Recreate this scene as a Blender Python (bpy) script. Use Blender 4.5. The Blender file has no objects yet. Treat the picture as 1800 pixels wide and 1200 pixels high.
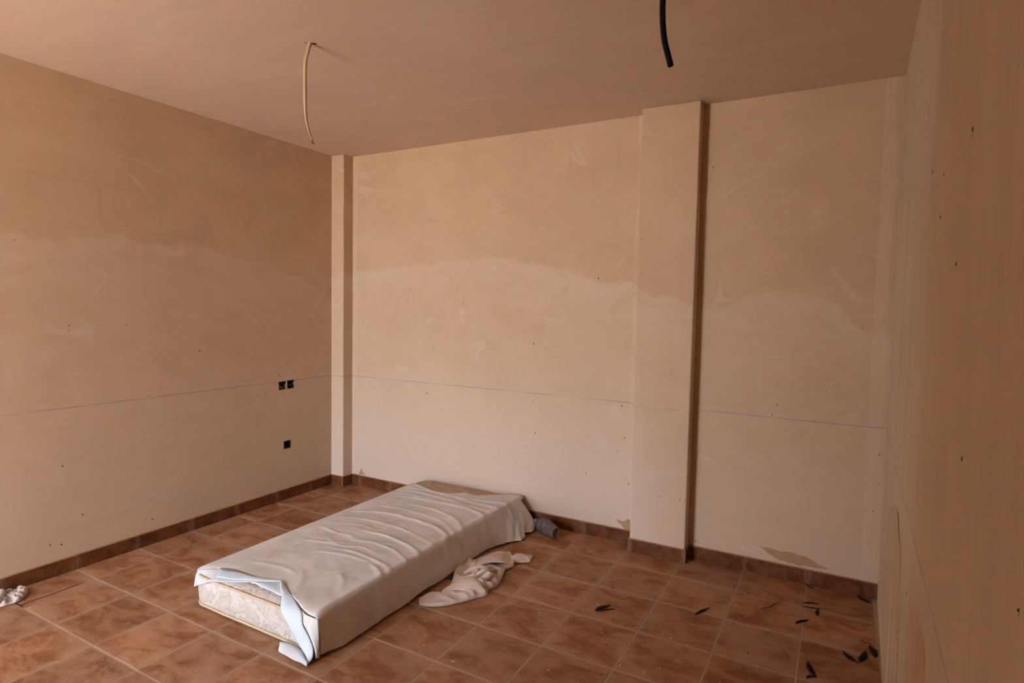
import bpy, bmesh, math, random
from mathutils import Vector, Matrix, noise

C = bpy.context.scene.collection
S = bpy.context.scene
PI = math.pi

# ------------------------------------------------------------------ camera, world, light, exposure
cd = bpy.data.cameras.new('camera')
cam = bpy.data.objects.new('camera', cd)
C.objects.link(cam)
cd.sensor_width = 36.0
cd.lens = 1037.2 * 36.0 / 1800.0
cd.clip_start = 0.02
yaw, pit, rol = -0.5068, -0.0576, 0.0187
F = Vector((math.sin(yaw) * math.cos(pit), math.cos(yaw) * math.cos(pit), math.sin(pit)))
R0 = Vector((math.cos(yaw), -math.sin(yaw), 0)); U0 = R0.cross(F)
R = R0 * math.cos(rol) + U0 * math.sin(rol)
U = U0 * math.cos(rol) - R0 * math.sin(rol)
m = Matrix((R, U, -F)).transposed().to_4x4()
m.translation = Vector((3.395, -1.276, 1.478))
cam.matrix_world = m
S.camera = cam

W = bpy.data.worlds.new('sky'); S.world = W; W.use_nodes = True
wn = W.node_tree
bg = wn.nodes['Background']
bg.inputs[0].default_value = (0.88, 0.95, 1.07, 1)
bg.inputs[1].default_value = 22.0

sd = bpy.data.lights.new('sun', 'SUN'); sun = bpy.data.objects.new('sun', sd); C.objects.link(sun)
sd.energy = 190.0; sd.angle = 0.009; sd.color = (1.0, 0.97, 0.93)
sun.rotation_euler = (math.radians(-33), math.radians(8), 0)      # high, from beyond the back wall

OPEN_X = (-0.10, 1.05); OPEN_Z = (0.0, 2.30); YF = -2.75             # the French-window opening behind the camera
pd = bpy.data.lights.new('window_portal', 'AREA'); portal = bpy.data.objects.new('window_portal', pd); C.objects.link(portal)
pd.shape = 'RECTANGLE'; pd.size = OPEN_X[1] - OPEN_X[0]; pd.size_y = OPEN_Z[1] - OPEN_Z[0]
pd.cycles.is_portal = True
portal.location = (sum(OPEN_X) / 2, YF - 0.02, sum(OPEN_Z) / 2)
portal.rotation_euler = (math.radians(90), 0, 0)                   # faces +y, into the room

S.view_settings.view_transform = 'Standard'
S.view_settings.look = 'None'
S.view_settings.gamma = 1.0
S.view_settings.use_curve_mapping = False
S.view_settings.exposure = 0.15
S.cycles.max_bounces = 16
S.cycles.diffuse_bounces = 12
S.cycles.use_denoising = True

# ------------------------------------------------------------------ node helpers
class N:
    def __init__(s, name):
        s.m = bpy.data.materials.new(name); s.m.use_nodes = True
        s.t = s.m.node_tree; s.b = s.t.nodes['Principled BSDF']
        s.b.inputs['Specular IOR Level'].default_value = 0.2
    def n(s, typ, **kw):
        x = s.t.nodes.new('ShaderNode' + typ)
        for k, v in kw.items(): setattr(x, k, v)
        return x
    def put(s, sock, v):
        if v is None: return
        if hasattr(v, 'is_output'): s.t.links.new(v, sock)
        elif isinstance(v, (tuple, list)) and len(v) == 3 and sock.type == 'RGBA': sock.default_value = (*v, 1)
        else: sock.default_value = v
    def math(s, op, a, b=0.0, c=None, clamp=False):
        x = s.n('Math', operation=op, use_clamp=clamp)
        s.put(x.inputs[0], a); s.put(x.inputs[1], b)
        if c is not None: s.put(x.inputs[2], c)
        return x.outputs[0]
    def mix(s, f, a, b, mode='MIX'):
        x = s.n('Mix', data_type='RGBA', blend_type=mode)
        s.put(x.inputs[0], f); s.put(x.inputs[6], a); s.put(x.inputs[7], b)
        return x.outputs[2]
    def rng(s, v, a, b, c=0.0, d=1.0, smooth=True):
        x = s.n('MapRange', interpolation_type='SMOOTHSTEP' if smooth else 'LINEAR')
        s.put(x.inputs[0], v)
        for i, q in enumerate((a, b, c, d)): x.inputs[i + 1].default_value = q
        return x.outputs[0]
    def co(s, kind='Object'):
        return s.n('TexCoord').outputs[kind]
    def map(s, v, scale=(1, 1, 1), loc=(0, 0, 0), rot=(0, 0, 0)):
        x = s.n('Mapping'); s.put(x.inputs[0], v)
        x.inputs[1].default_value = loc; x.inputs[2].default_value = rot; x.inputs[3].default_value = scale
        return x.outputs[0]
    def noise(s, v, scale, detail=4.0, rough=0.55, dist=0.0, col=False):
        x = s.n('TexNoise'); s.put(x.inputs['Vector'], v)
        x.inputs['Scale'].default_value = scale; x.inputs['Detail'].default_value = detail
        x.inputs['Roughness'].default_value = rough; x.inputs['Distortion'].default_value = dist
        return x.outputs['Color' if col else 'Fac']
    def xyz(s, v):
        x = s.n('SeparateXYZ'); s.put(x.inputs[0], v); return x.outputs
    def bump(s, h, strength=0.3, dist=0.002):
        x = s.n('Bump'); s.put(x.inputs['Height'], h); x.inputs['Strength'].default_value = strength
        x.inputs['Distance'].default_value = dist
        s.t.links.new(x.outputs[0], s.b.inputs['Normal'])
    def done(s, col, rough=0.8, spec=None):
        s.put(s.b.inputs['Base Color'], col); s.put(s.b.inputs['Roughness'], rough)
        if spec is not None: s.b.inputs['Specular IOR Level'].default_value = spec
        return s.m

def plain(name, col, rough=0.8, var=0.25, scale=40, spec=0.2):
    k = N(name); f = k.noise(k.co(), scale)
    d = tuple(x * (1 - var) for x in col)
    return k.done(k.mix(f, d, col), rough, spec)

def curve(k, x, pts, x0, x1, y0, y1):
    """piecewise smooth function of x through pts (real units)"""
    c = k.n('FloatCurve'); cu = c.mapping.curves[0]
    q = [((a - x0) / (x1 - x0), (b - y0) / (y1 - y0)) for a, b in pts]
    cu.points[0].location = (0.0, q[0][1]); cu.points[1].location = (1.0, q[-1][1])
    for a, b in q:
        if 0.001 < a < 0.999: cu.points.new(a, b)
    c.mapping.update()
    k.put(c.inputs['Value'], k.math('DIVIDE', k.math('SUBTRACT', x, x0), x1 - x0, clamp=True))
    return k.math('ADD', k.math('MULTIPLY', c.outputs[0], y1 - y0), y0)

def plaster(name, axis, bnd=None, streak=(1, 1, 1), pale=0.55, line=True, smear=0.35, bricks=True,
            ca=(0.50, 0.350, 0.222), cb=(0.56, 0.405, 0.268), cp=(0.63, 0.555, 0.485), cq=(0.63, 0.51, 0.395), sky_low_right=1.0, sky_low=0.62, bands=()):
    k = N(name)
    co = k.co(); o = k.xyz(co); u = o[axis]; z = o[2]
    big = k.noise(co, 0.9, 3, 0.5, 0.6)
    mid = k.noise(k.map(co, streak), 3.0, 5, 0.6, 1.0)
    fine = k.noise(co, 60, 3)
    f = k.rng(k.math('ADD', k.math('MULTIPLY', big, 0.5), k.math('MULTIPLY', mid, 0.5)), 0.32, 0.68)
    col = k.mix(f, ca, cb)
    if bricks:
        b = k.n('TexBrick')
        b.offset = 0.5
        cv = k.n('CombineXYZ'); k.put(cv.inputs[0], u); k.put(cv.inputs[1], z)
        k.put(b.inputs['Vector'], cv.outputs[0])
        b.inputs['Scale'].default_value = 1.0; b.inputs['Mortar Size'].default_value = 0.02
        b.inputs['Mortar Smooth'].default_value = 1.0
        b.inputs['Brick Width'].default_value = 0.33; b.inputs['Row Height'].default_value = 0.235
        b.inputs['Color1'].default_value = (0.55, 0.55, 0.55, 1); b.inputs['Color2'].default_value = (0.45, 0.45, 0.45, 1)
        b.inputs['Mortar'].default_value = (0.30, 0.30, 0.30, 1)
        q = k.noise(co, 1.6, 2)
        col = k.mix(k.math('MULTIPLY', k.rng(q, 0.35, 0.7), 0.11), col, b.outputs[0], 'OVERLAY')
    if bnd:
        x0 = bnd[0][0]; x1 = bnd[-1][0]
        h = curve(k, u, bnd, x0, x1, 0.0, 2.6)
        d = k.math('SUBTRACT', h, z)
        d = k.math('ADD', d, k.math('MULTIPLY', k.math('SUBTRACT', k.noise(co, 7, 5, 0.6), 0.5), 0.14))
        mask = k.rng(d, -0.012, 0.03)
        rim = k.rng(d, 0.02, 0.30, 1.0, 0.0)
        amt = k.math('ADD', 0.42, k.math('MULTIPLY', rim, 0.45))
        amt = k.math('MULTIPLY', amt, k.rng(k.noise(k.map(co, streak), 4.5, 5, 0.65, 1.5), 0.30, 0.62, 0.35, 1.15))
        col = k.mix(k.math('MULTIPLY', k.math('MULTIPLY', mask, amt), pale, clamp=True), col, cq)
        col = k.mix(k.math('MULTIPLY', mask, k.math('MULTIPLY', k.rng(z, 0.15, 1.35, sky_low, 0.0), k.rng(u, 2.25, 2.7, 1.0, sky_low_right))), col, cp)  # sky light on the lower wall mixed into the colour, fading upward
    for bu, bw in bands:                              # paler filler pulled down the corners
        e_ = k.rng(k.math('ABSOLUTE', k.math('SUBTRACT', u, bu)), bw * 0.5, bw, 1.0, 0.0)
        col = k.mix(k.math('MULTIPLY', e_, k.rng(k.noise(k.map(co, (4, 4, 0.8)), 5.0, 4, 0.6), 0.35, 0.6, 0.1, 0.5)), col, cq)
    # trowel strokes: thin curved pale marks
    v = k.noise(k.map(co, tuple(a * 0.9 for a in streak), (3.1, 1.7, 0.4)), 2.2, 2, 0.5, 0.7)
    st = k.rng(k.math('ABSOLUTE', k.math('SUBTRACT', v, 0.5)), 0.0, 0.022, 1.0, 0.0)
    st = k.math('MULTIPLY', st, k.rng(k.noise(co, 3.1, 3), 0.52, 0.66))
    col = k.mix(k.math('MULTIPLY', st, smear), col, cp)
    col = k.mix(k.math('MULTIPLY', fine, 0.10), col, tuple(c * 0.7 for c in ca))
    if line:
        wob = k.math('MULTIPLY', k.math('SUBTRACT', k.noise(co, 2.0, 1), 0.5), 0.006)
        ln = k.rng(k.math('ABSOLUTE', k.math('SUBTRACT', k.math('ADD', z, wob), 0.8955)), 0.0012, 0.0042, 1.0, 0.0)
        ln = k.math('MULTIPLY', ln, k.rng(k.noise(co, 3.0, 4, 0.6), 0.32, 0.60, 0.18, 0.75))
        col = k.mix(ln, col, (0.24, 0.22, 0.34))
    k.bump(k.math('ADD', k.math('MULTIPLY', mid, 0.7), k.math('MULTIPLY', fine, 0.12)), 0.12, 0.01)
    return k.done(col, 0.85, 0.15)

# ------------------------------------------------------------------ geometry helpers
def obj(name, bm, mat, parent=None, smooth=False, kind=None):
    me = bpy.data.meshes.new(name); bm.to_mesh(me); bm.free()
    if smooth:
        for p in me.polygons: p.use_smooth = True
    if mat: me.materials.append(mat)
    o = bpy.data.objects.new(name, me); C.objects.link(o)
    if parent: o.parent = parent
    if kind: o['kind'] = kind
    return o

def tag(o, label, cat, group=None):
    o['label'] = label; o['category'] = cat
    if group: o['group'] = group
    return o

def thing(name, label, cat, loc=(0, 0, 0), group=None):
    o = bpy.data.objects.new(name, None); C.objects.link(o); o.location = loc
    o.empty_display_size = 0.05
    return tag(o, label, cat, group)

def box(bm, x0, x1, y0, y1, z0, z1):
    v = [bm.verts.new(p) for p in ((x0, y0, z0), (x1, y0, z0), (x1, y1, z0), (x0, y1, z0),
                                   (x0, y0, z1), (x1, y0, z1), (x1, y1, z1), (x0, y1, z1))]
    for f in ((0, 3, 2, 1), (4, 5, 6, 7), (0, 1, 5, 4), (1, 2, 6, 5), (2, 3, 7, 6), (3, 0, 4, 7)):
        bm.faces.new([v[i] for i in f])
    return v

def boxes(*bs):
    bm = bmesh.new()
    for b in bs: box(bm, *b)
    return bm

def tube(bm, pts, rad, n=12, cap=True, squash=None):
    """sweep along pts; rad number or list; squash = list of (a,b) radii factors"""
    pts = [Vector(p) for p in pts]; rings = []
    up = Vector((0.13, 0.97, 0.2)).normalized()
    for i, p in enumerate(pts):
        t = (pts[min(i + 1, len(pts) - 1)] - pts[max(i - 1, 0)]).normalized()
        a = (up - t * up.dot(t)).normalized(); b = t.cross(a); up = a
        r = rad[i] if isinstance(rad, (list, tuple)) else rad
        sa, sb = squash[i] if squash else (1, 1)
        rings.append([bm.verts.new(p + (a * math.cos(2 * PI * j / n) * sa + b * math.sin(2 * PI * j / n) * sb) * r) for j in range(n)])
    for q, w in zip(rings, rings[1:]):
        for j in range(n): bm.faces.new((q[j], q[(j + 1) % n], w[(j + 1) % n], w[j]))
    if cap:
        bm.faces.new(rings[0][::-1]); bm.faces.new(rings[-1])
    return rings

def catmull(pts, n):
    """n points, evenly spread along a smooth curve through pts"""
    P = [Vector(p) for p in pts]; P = [P[0] * 2 - P[1]] + P + [P[-1] * 2 - P[-2]]
    fine = []
    for i in range(1, len(P) - 2):
        a, b, c, d = P[i - 1:i + 3]
        for k in range(20):
            t = k / 20
            fine.append(0.5 * ((2 * b) + (c - a) * t + (2 * a - 5 * b + 4 * c - d) * t * t + (3 * b - a - 3 * c + d) * t ** 3))
    fine.append(P[-2])
    L = [0.0]
    for a, b in zip(fine, fine[1:]): L.append(L[-1] + (b - a).length)
    out = []; j = 0
    for i in range(n):
        s = L[-1] * i / (n - 1)
        while j < len(L) - 2 and L[j + 1] < s: j += 1
        t = (s - L[j]) / max(1e-9, L[j + 1] - L[j])
        out.append(fine[j].lerp(fine[j + 1], t))
    return out

def polyline(pts, n):
    P = [Vector(p) for p in pts]; L = [0.0]
    for a, b in zip(P, P[1:]): L.append(L[-1] + (b - a).length)
    out = []; j = 0
    for i in range(n):
        s = L[-1] * i / (n - 1)
        while j < len(L) - 2 and L[j + 1] < s: j += 1
        out.append(P[j].lerp(P[j + 1], (s - L[j]) / max(1e-9, L[j + 1] - L[j])))
    return out

def grid(bm, rows, uvs=None):
    uvl = bm.loops.layers.uv.verify() if uvs else None
    V = [[bm.verts.new(p) for p in r] for r in rows]
    for i in range(len(V) - 1):
        for j in range(len(V[0]) - 1):
            f = bm.faces.new((V[i][j], V[i][j + 1], V[i + 1][j + 1], V[i + 1][j]))
            if uvs:
                for lp, (a, b) in zip(f.loops, ((i, j), (i, j + 1), (i + 1, j + 1), (i + 1, j))):
                    lp[uvl].uv = uvs[a][b]
    return V

def loft(bm, A, B, n, m, bulge=0.0, bdir=(0, 0, 1), jit=0.0, seed=0, smooth=True):
    """strip between two polylines with a soft swell across"""
    g = catmull if smooth else polyline
    A = g(A, n); B = g(B, n); bd = Vector(bdir)
    rows, uv = [], []; run = 0
    for i in range(n):
        if i: run += (A[i] - A[i - 1]).length
        r, q = [], []
        for j in range(m):
            t = j / (m - 1); p = A[i].lerp(B[i], t) + bd * bulge * math.sin(PI * t)
            if jit: p = p + noise.noise_vector(p * 22 + Vector((seed, 0, 0))) * jit
            r.append(p); q.append((run, t * (B[i] - A[i]).length))
        rows.append(r); uv.append(q)
    return grid(bm, rows, uv)

def sheetify(o, t=0.0015, sub=0):
    s = o.modifiers.new('thickness', 'SOLIDIFY'); s.thickness = t; s.offset = 0
    if sub:
        q = o.modifiers.new('soft', 'SUBSURF'); q.levels = sub; q.render_levels = sub

# ------------------------------------------------------------------ dimensions of the room
XL, YB, YA, H = -0.212, 2.300, 2.272, 2.659
PX1, PX2, PY = 2.324, 2.657, 2.183            # broad pilaster
CX, CY = XL + 0.130, YB - 0.102               # corner pilaster
T = 0.33
def XR(y): return 3.626 - 0.023 * (2.27 - y)

BL = [(0.0, 1.80), (0.235, 1.80), (0.564, 1.822), (0.888, 1.84), (1.111, 1.845), (1.402, 1.777), (1.735, 1.72), (2.3, 1.50)]
BB = [(-0.212, 1.70), (-0.069, 1.74), (0.392, 1.77), (0.718, 1.798), (0.923, 1.819), (1.397, 1.812), (1.617, 1.769), (1.866, 1.727),
      (2.025, 1.67), (2.269, 1.644), (2.33, 1.60), (2.45, 1.56), (2.56, 1.55), (2.65, 1.52), (2.74, 1.50), (2.98, 1.583), (3.181, 1.584), (3.318, 1.555), (3.48, 1.424),
      (3.65, 1.338)]
M_left = plaster('plaster_left_wall', 1, BL, streak=(1, 0.7, 1.2), sky_low=0.22)
M_back = plaster('plaster_back_wall', 0, BB, streak=(0.8, 1, 1.2), sky_low_right=0.3, bands=((-0.055, 0.028), (2.290, 0.034), (3.575, 0.04)))
M_right = plaster('plaster_right_wall', 1, None, streak=(1, 2.6, 0.22), smear=0.5, bricks=False,
                  ca=(0.48, 0.395, 0.29), cb=(0.55, 0.465, 0.355))
M_ceil = plaster('plaster_ceiling', 0, None, streak=(0.5, 1.6, 1), line=False, smear=0.45, bricks=False,
                 ca=(0.60, 0.455, 0.34), cb=(0.66, 0.51, 0.39))
M_front = plaster('plaster_front_wall', 0, None, line=False, bricks=False)

# ------------------------------------------------------------------ walls
def recess_wall(bm, x, ys, zs, holes):
    """wall face in the plane x facing +x, as a grid with the hole cells left out"""
    vs = {}
    def v(y, z):
        if (y, z) not in vs: vs[(y, z)] = bm.verts.new((x, y, z))
        return vs[(y, z)]
    for y0, y1 in zip(ys, ys[1:]):
        for z0, z1 in zip(zs, zs[1:]):
            if any(a <= (y0 + y1) / 2 <= b and c <= (z0 + z1) / 2 <= d for a, b, c, d in holes): continue
            bm.faces.new((v(y0, z0), v(y1, z0), v(y1, z1), v(y0, z1)))

HOLES = [(1.681, 1.747, 0.834, 0.898), (1.758, 1.822, 0.834, 0.901), (1.724, 1.787, 0.385, 0.444)]
bm = bmesh.new()
recess_wall(bm, XL, sorted({YF, YB} | {h[i] for h in HOLES for i in (0, 1)}), sorted({-0.1, H} | {h[i] for h in HOLES for i in (2, 3)}), HOLES)
box(bm, XL - 0.25, XL - 0.06, YF - 0.2, YB + 0.2, -0.1, H)
wall_left = obj('wall_left', bm, M_left, kind='structure')

wall_back = obj('wall_back', boxes((XL - 0.25, PX2, YB, YB + 0.2, -0.1, H), (PX2 - 0.1, 3.9, YA, YB + 0.2, -0.1, H)), M_back, kind='structure')
bm = bmesh.new()
ya, yb_ = YF - 0.2, YB + 0.1
v = [bm.verts.new(p) for z in (-0.1, H) for p in ((XR(ya), ya, z), (XR(ya) + 0.25, ya, z), (XR(yb_) + 0.25, yb_, z), (XR(yb_), yb_, z))]
for f in ((0, 3, 2, 1), (4, 5, 6, 7), (0, 1, 5, 4), (1, 2, 6, 5), (2, 3, 7, 6), (3, 0, 4, 7)): bm.faces.new([v[i] for i in f])
wall_right = obj('wall_right', bm, M_right, kind='structure')
wall_front_and_shade_block = obj('wall_front_and_shade_block', boxes((XL - 0.25, OPEN_X[0], YF - 0.2, YF, -0.1, H), (OPEN_X[1], 3.9, YF - 0.2, YF, -0.1, H), (1.32, 3.9, YF - 0.1, -1.65, -0.1, H),  # projecting block is unseen, invented to shade the right wall and alcove
                                     (OPEN_X[0], OPEN_X[1], YF - 0.2, YF, OPEN_Z[1], H)), M_front, kind='structure')
ceiling = obj('ceiling', boxes((XL - 0.25, 3.9, YF - 0.2, YB + 0.2, H, H + 0.25)), M_ceil, kind='structure')

def bev(o, w=0.006, seg=2):
    b = o.modifiers.new('edge', 'BEVEL'); b.width = w; b.segments = seg; b.limit_method = 'ANGLE'
trim_1 = obj('trim_1', boxes((XL - 0.01, CX, CY, YB + 0.01, -0.02, H)), M_back, kind='structure'); bev(trim_1)
trim_2 = obj('trim_2', boxes((PX1, PX2, PY, YB + 0.01, -0.02, H)), M_back, kind='structure'); bev(trim_2)

# marks on the walls that have an outline of their own: bare patches and fly specks
M_bare = plain('bare_plaster', (0.46, 0.285, 0.17), 0.9, 0.3, 30)
M_streak = plain('bare_plaster_streaks', (0.52, 0.395, 0.28), 0.9, 0.15, 12)
M_pale = plain('pale_filler', (0.74, 0.60, 0.47), 0.9, 0.2, 25)
M_speck = plain('fly_specks', (0.075, 0.045, 0.03), 0.7, 0.5, 200)

def patch(name, pts, place, mat, parent, seed=0, n=90, rough=0.006):
    """a thin flake with a ragged outline; pts in wall coordinates, place() takes (u, z, out) to the room"""
    rnd = random.Random(seed)
    ring = polyline([(a, b, 0) for a, b in pts + [pts[0]]], n + 1)[:-1]
    bm = bmesh.new(); vs = []
    for p in ring:
        q = p + noise.noise_vector(p * 45 + Vector((seed * 3.7, 0, 0))) * rough + Vector((rnd.uniform(-1, 1), rnd.uniform(-1, 1), 0)) * rough * 0.2
        vs.append(bm.verts.new(place(q.x, q.y, 0.0006)))
    f = bm.faces.new(vs)
    bmesh.ops.triangulate(bm, faces=[f])
    o = obj(name, bm, mat, parent)
    return o

def on_left(u, z, d): return (XL + d, u, z)
def on_back(u, z, d): return (u, YB - d, z)
def on_alc(u, z, d): return (u, YA - d, z)
def on_pil(u, z, d): return (u, PY - d, z)
def on_right(u, z, d): return (XR(u) - d, u, z)

patch('bare_patch', [(2.195, 0.142), (2.242, 0.132), (2.270, 0.150), (2.318, 0.158), (2.318, 0.083), (2.25, 0.083), (2.235, 0.108), (2.215, 0.12)], on_back, M_bare, wall_back, 1)
patch('bare_patch', [(-0.012, 0.088), (0.005, 0.115), (0.025, 0.145), (0.035, 0.11), (0.075, 0.087)], on_back, M_bare, wall_back, 2, 60, 0.008)
patch('bare_patch', [(3.052, 0.156), (3.10, 0.157), (3.169, 0.150), (3.217, 0.158), (3.25, 0.150), (3.296, 0.150), (3.34, 0.122), (3.402, 0.106), (3.354, 0.098), (3.31, 0.10), (3.243, 0.090), (3.18, 0.096), (3.142, 0.105), (3.097, 0.126)], on_alc, M_bare, wall_back, 3, 130, 0.005)
patch('bare_patch', [(1.70, 0.60), (1.566, 0.70), (1.40, 0.73), (1.198, 0.80), (1.02, 0.73), (0.91, 0.74), (0.85, 0.62), (0.80, 0.40), (0.82, 0.15), (1.05, 0.02), (1.50, 0.02), (1.72, 0.10), (1.90, 0.25), (1.80, 0.40)], on_right, M_streak, wall_right, 4, 160, 0.03)
patch('bare_patch', [(0.54, 0.70), (0.476, 0.745), (0.364, 0.778), (0.199, 0.803), (0.12, 0.70), (0.10, 0.55), (0.30, 0.55)], on_right, M_streak, wall_right, 5, 90, 0.02)
for k_, (y0, y1, z0, z1) in enumerate([(0.87, 0.93, 0.10, 0.72), (0.70, 0.75, 0.15, 0.66), (1.22, 1.28, 0.05, 0.55), (0.62, 0.655, 0.25, 0.80), (0.36, 0.385, 0.45, 0.79), (1.02, 1.06, 0.05, 0.60)]):
    patch('filler_streak', [(y0, z0), (y1, z0), (y1 - 0.01, (z0 + z1) / 2), ((y0 + y1) / 2, z1), (y0 + 0.008, (z0 + z1) / 2)], on_right, M_pale, wall_right, 20 + k_, 60, 0.012)

def specks(parent, place, pts, seed, extra=(), size=0.0055):
    rnd = random.Random(seed); bm = bmesh.new()
    for u, z in list(pts) + list(extra):
        a = rnd.uniform(0.6, 1.2) * size; b = a * rnd.uniform(0.4, 0.7)
        th = rnd.uniform(-0.7, 0.7)
        for q in range(rnd.choice((1, 1, 2))):
            cu, cz = u + rnd.uniform(-1, 1) * size * q, z - q * size * 1.6
            s_ = 1.0 if q == 0 else 0.5
            vs = []
            for j in range(7):
                an = 2 * PI * j / 7; x_, y_ = b * s_ * math.cos(an), a * s_ * math.sin(an)
                vs.append(bm.verts.new(place(cu + x_ * math.cos(th) - y_ * math.sin(th), cz + x_ * math.sin(th) + y_ * math.cos(th), 0.0004)))
            top = bm.verts.new(place(cu, cz, 0.0022 * s_))
            for j in range(7): bm.faces.new((vs[j], vs[(j + 1) % 7], top))
    return obj('fly_specks', bm, M_speck, parent, True, 'stuff')

rs = random.Random(5)
specks(wall_left, on_left, [(0.635, 1.907), (1.251, 1.818), (0.33, 1.31), (0.622, 1.335), (0.536, 1.172), (1.067, 1.162), (0.333, 1.337), (1.681, 0.943), (1.826, 0.951), (0.285, 0.585), (0.374, 0.294), (0.219, 0.178), (0.271, 0.16), (0.314, 0.315), (0.803, 0.363), (1.115, 0.219), (1.997, 0.403), (2.109, 0.47), (0.751, 0.151)], 1)
specks(wall_left, on_left, [(0.957, 1.618), (1.563, 0.326), (0.863, 0.117), (1.191, 1.89)] + [(rs.uniform(0.1, 2.1), rs.uniform(0.2, 2.0)) for _ in range(22)], 11, size=0.003)
specks(wall_back, on_back, [(2.033, 1.674), (0.371, 1.607), (0.997, 1.505), (1.578, 1.234), (1.331, 1.042), (0.683, 0.817), (1.191, 0.767), (1.583, 0.833), (1.605, 0.623), (2.212, 0.871), (2.191, 0.58), (2.237, 0.67), (2.272, 0.38), (1.982, 0.405)], 2)
specks(wall_back, on_back, [(1.735, 1.74), (0.523, 0.997)] + [(rs.uniform(0.0, 2.2), rs.uniform(0.3, 1.6)) for _ in range(16)] + [(0.45 + rs.uniform(0, .25), 0.25 + rs.uniform(0, 0.2)) for _ in range(9)], 12, size=0.003)
specks(wall_back, on_alc, [(2.976, 2.642), (3.11, 0.969), (3.089, 0.913), (3.496, 1.404), (3.348, 1.062), (3.588, 0.459), (3.60, 0.756), (3.605, 0.608), (2.70, 0.11), (2.72, 2.3)], 3, size=0.0045)
specks(trim_2, on_pil, [(2.579, 2.467), (2.365, 0.327), (2.505, 0.372), (2.619, 0.372), (2.646, 0.366), (2.345, 1.9), (2.35, 1.69), (2.544, 1.124)], 4, size=0.0045)
specks(trim_2, lambda u, z, d: (PX2 + d, u, z), [(2.24, 1.06), (2.25, 0.86), (2.24, 0.75), (2.25, 0.55), (2.23, 1.5), (2.25, 2.2), (2.25, 0.4)], 6, size=0.004)
specks(wall_right, on_right, [(-0.04, 1.786), (0.611, 1.85), (0.346, 1.79), (0.363, 1.699), (0.058, 1.572), (2.2, 1.86), (1.381, 1.27), (0.649, 0.709), (1.158, 0.564), (0.876, 0.492), (0.862, 0.475), (0.826, 0.471), (0.835, 0.440), (-0.141, 1.256)], 5, size=0.0062)
specks(wall_right, on_right, [(-0.538, 1.190)], 9, size=0.003)

# ------------------------------------------------------------------ floor: grout bed and tiles
M_grout = plain('grout', (0.50, 0.36, 0.23), 0.9, 0.4, 5)
def tile_mat(name, dark=1.0):
    k = N(name)
    ob = k.n('ObjectInfo'); rnd = ob.outputs['Random']
    off = k.n('CombineXYZ'); k.put(off.inputs[0], k.math('MULTIPLY', rnd, 37.0)); k.put(off.inputs[1], k.math('MULTIPLY', rnd, 91.0))
    co = k.co('Object')
    va = k.n('VectorMath', operation='ADD'); k.put(va.inputs[0], co); k.put(va.inputs[1], off.outputs[0])
    p = k.map(va.outputs[0], (0.85, 1.5, 1), rot=(0, 0, 0.45))
    n1 = k.noise(p, 6.0, 5, 0.6, 0.8)
    n2 = k.noise(p, 22.0, 5, 0.7, 0.4)
    n3 = k.noise(va.outputs[0], 3.0, 2, 0.5, 0.5)
    tone = k.math('ADD', k.math('MULTIPLY', n1, 0.65), k.math('MULTIPLY', n2, 0.35))
    col = k.mix(k.rng(tone, 0.38, 0.62), (0.265, 0.098, 0.036), (0.46, 0.240, 0.130))
    col = k.mix(k.rng(n3, 0.52, 0.72, 0.0, 0.7), col, (0.47, 0.29, 0.19))
    n4 = k.noise(p, 75.0, 4, 0.7)
    col = k.mix(k.rng(n2, 0.60, 0.76, 0.0, 0.65), col, (0.15, 0.055, 0.026))
    col = k.mix(k.rng(n4, 0.52, 0.75, 0.0, 0.45), col, (0.50, 0.32, 0.21))
    # the paler rim of every tile
    o = k.xyz(co)
    e = k.math('MAXIMUM', k.math('ABSOLUTE', o[0]), k.math('ABSOLUTE', o[1]))
    e = k.math('ADD', e, k.math('MULTIPLY', k.math('SUBTRACT', n1, 0.5), 0.10))
    col = k.mix(k.rng(e, 0.12, 0.165, 0.0, 0.45), col, (0.46, 0.30, 0.20))
    # dust: whitish scuffs
    geo = k.n('NewGeometry').outputs['Position']
    du = k.math('MULTIPLY', k.rng(k.noise(geo, 1.7, 4, 0.6, 0.5), 0.5, 0.72), k.rng(k.noise(geo, 38, 5, 0.75), 0.46, 0.62))
    col = k.mix(k.math('MULTIPLY', du, 0.35), col, (0.55, 0.40, 0.29))
    if dark != 1.0: col = k.mix(1.0, col, (dark, dark, dark), 'MULTIPLY')
    h = k.n('HueSaturation'); k.put(h.inputs['Color'], col); k.put(h.inputs['Value'], k.math('ADD', 0.90, k.math('MULTIPLY', rnd, 0.2)))
    k.bump(k.math('ADD', k.math('MULTIPLY', n2, 0.6), k.math('MULTIPLY', n1, 0.6)), 0.25, 0.0025)
    return k.done(h.outputs[0], k.rng(n2, 0.3, 0.7, 0.5, 0.66), 0.2)
M_tile = tile_mat('terracotta_tile', 0.80)
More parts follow.
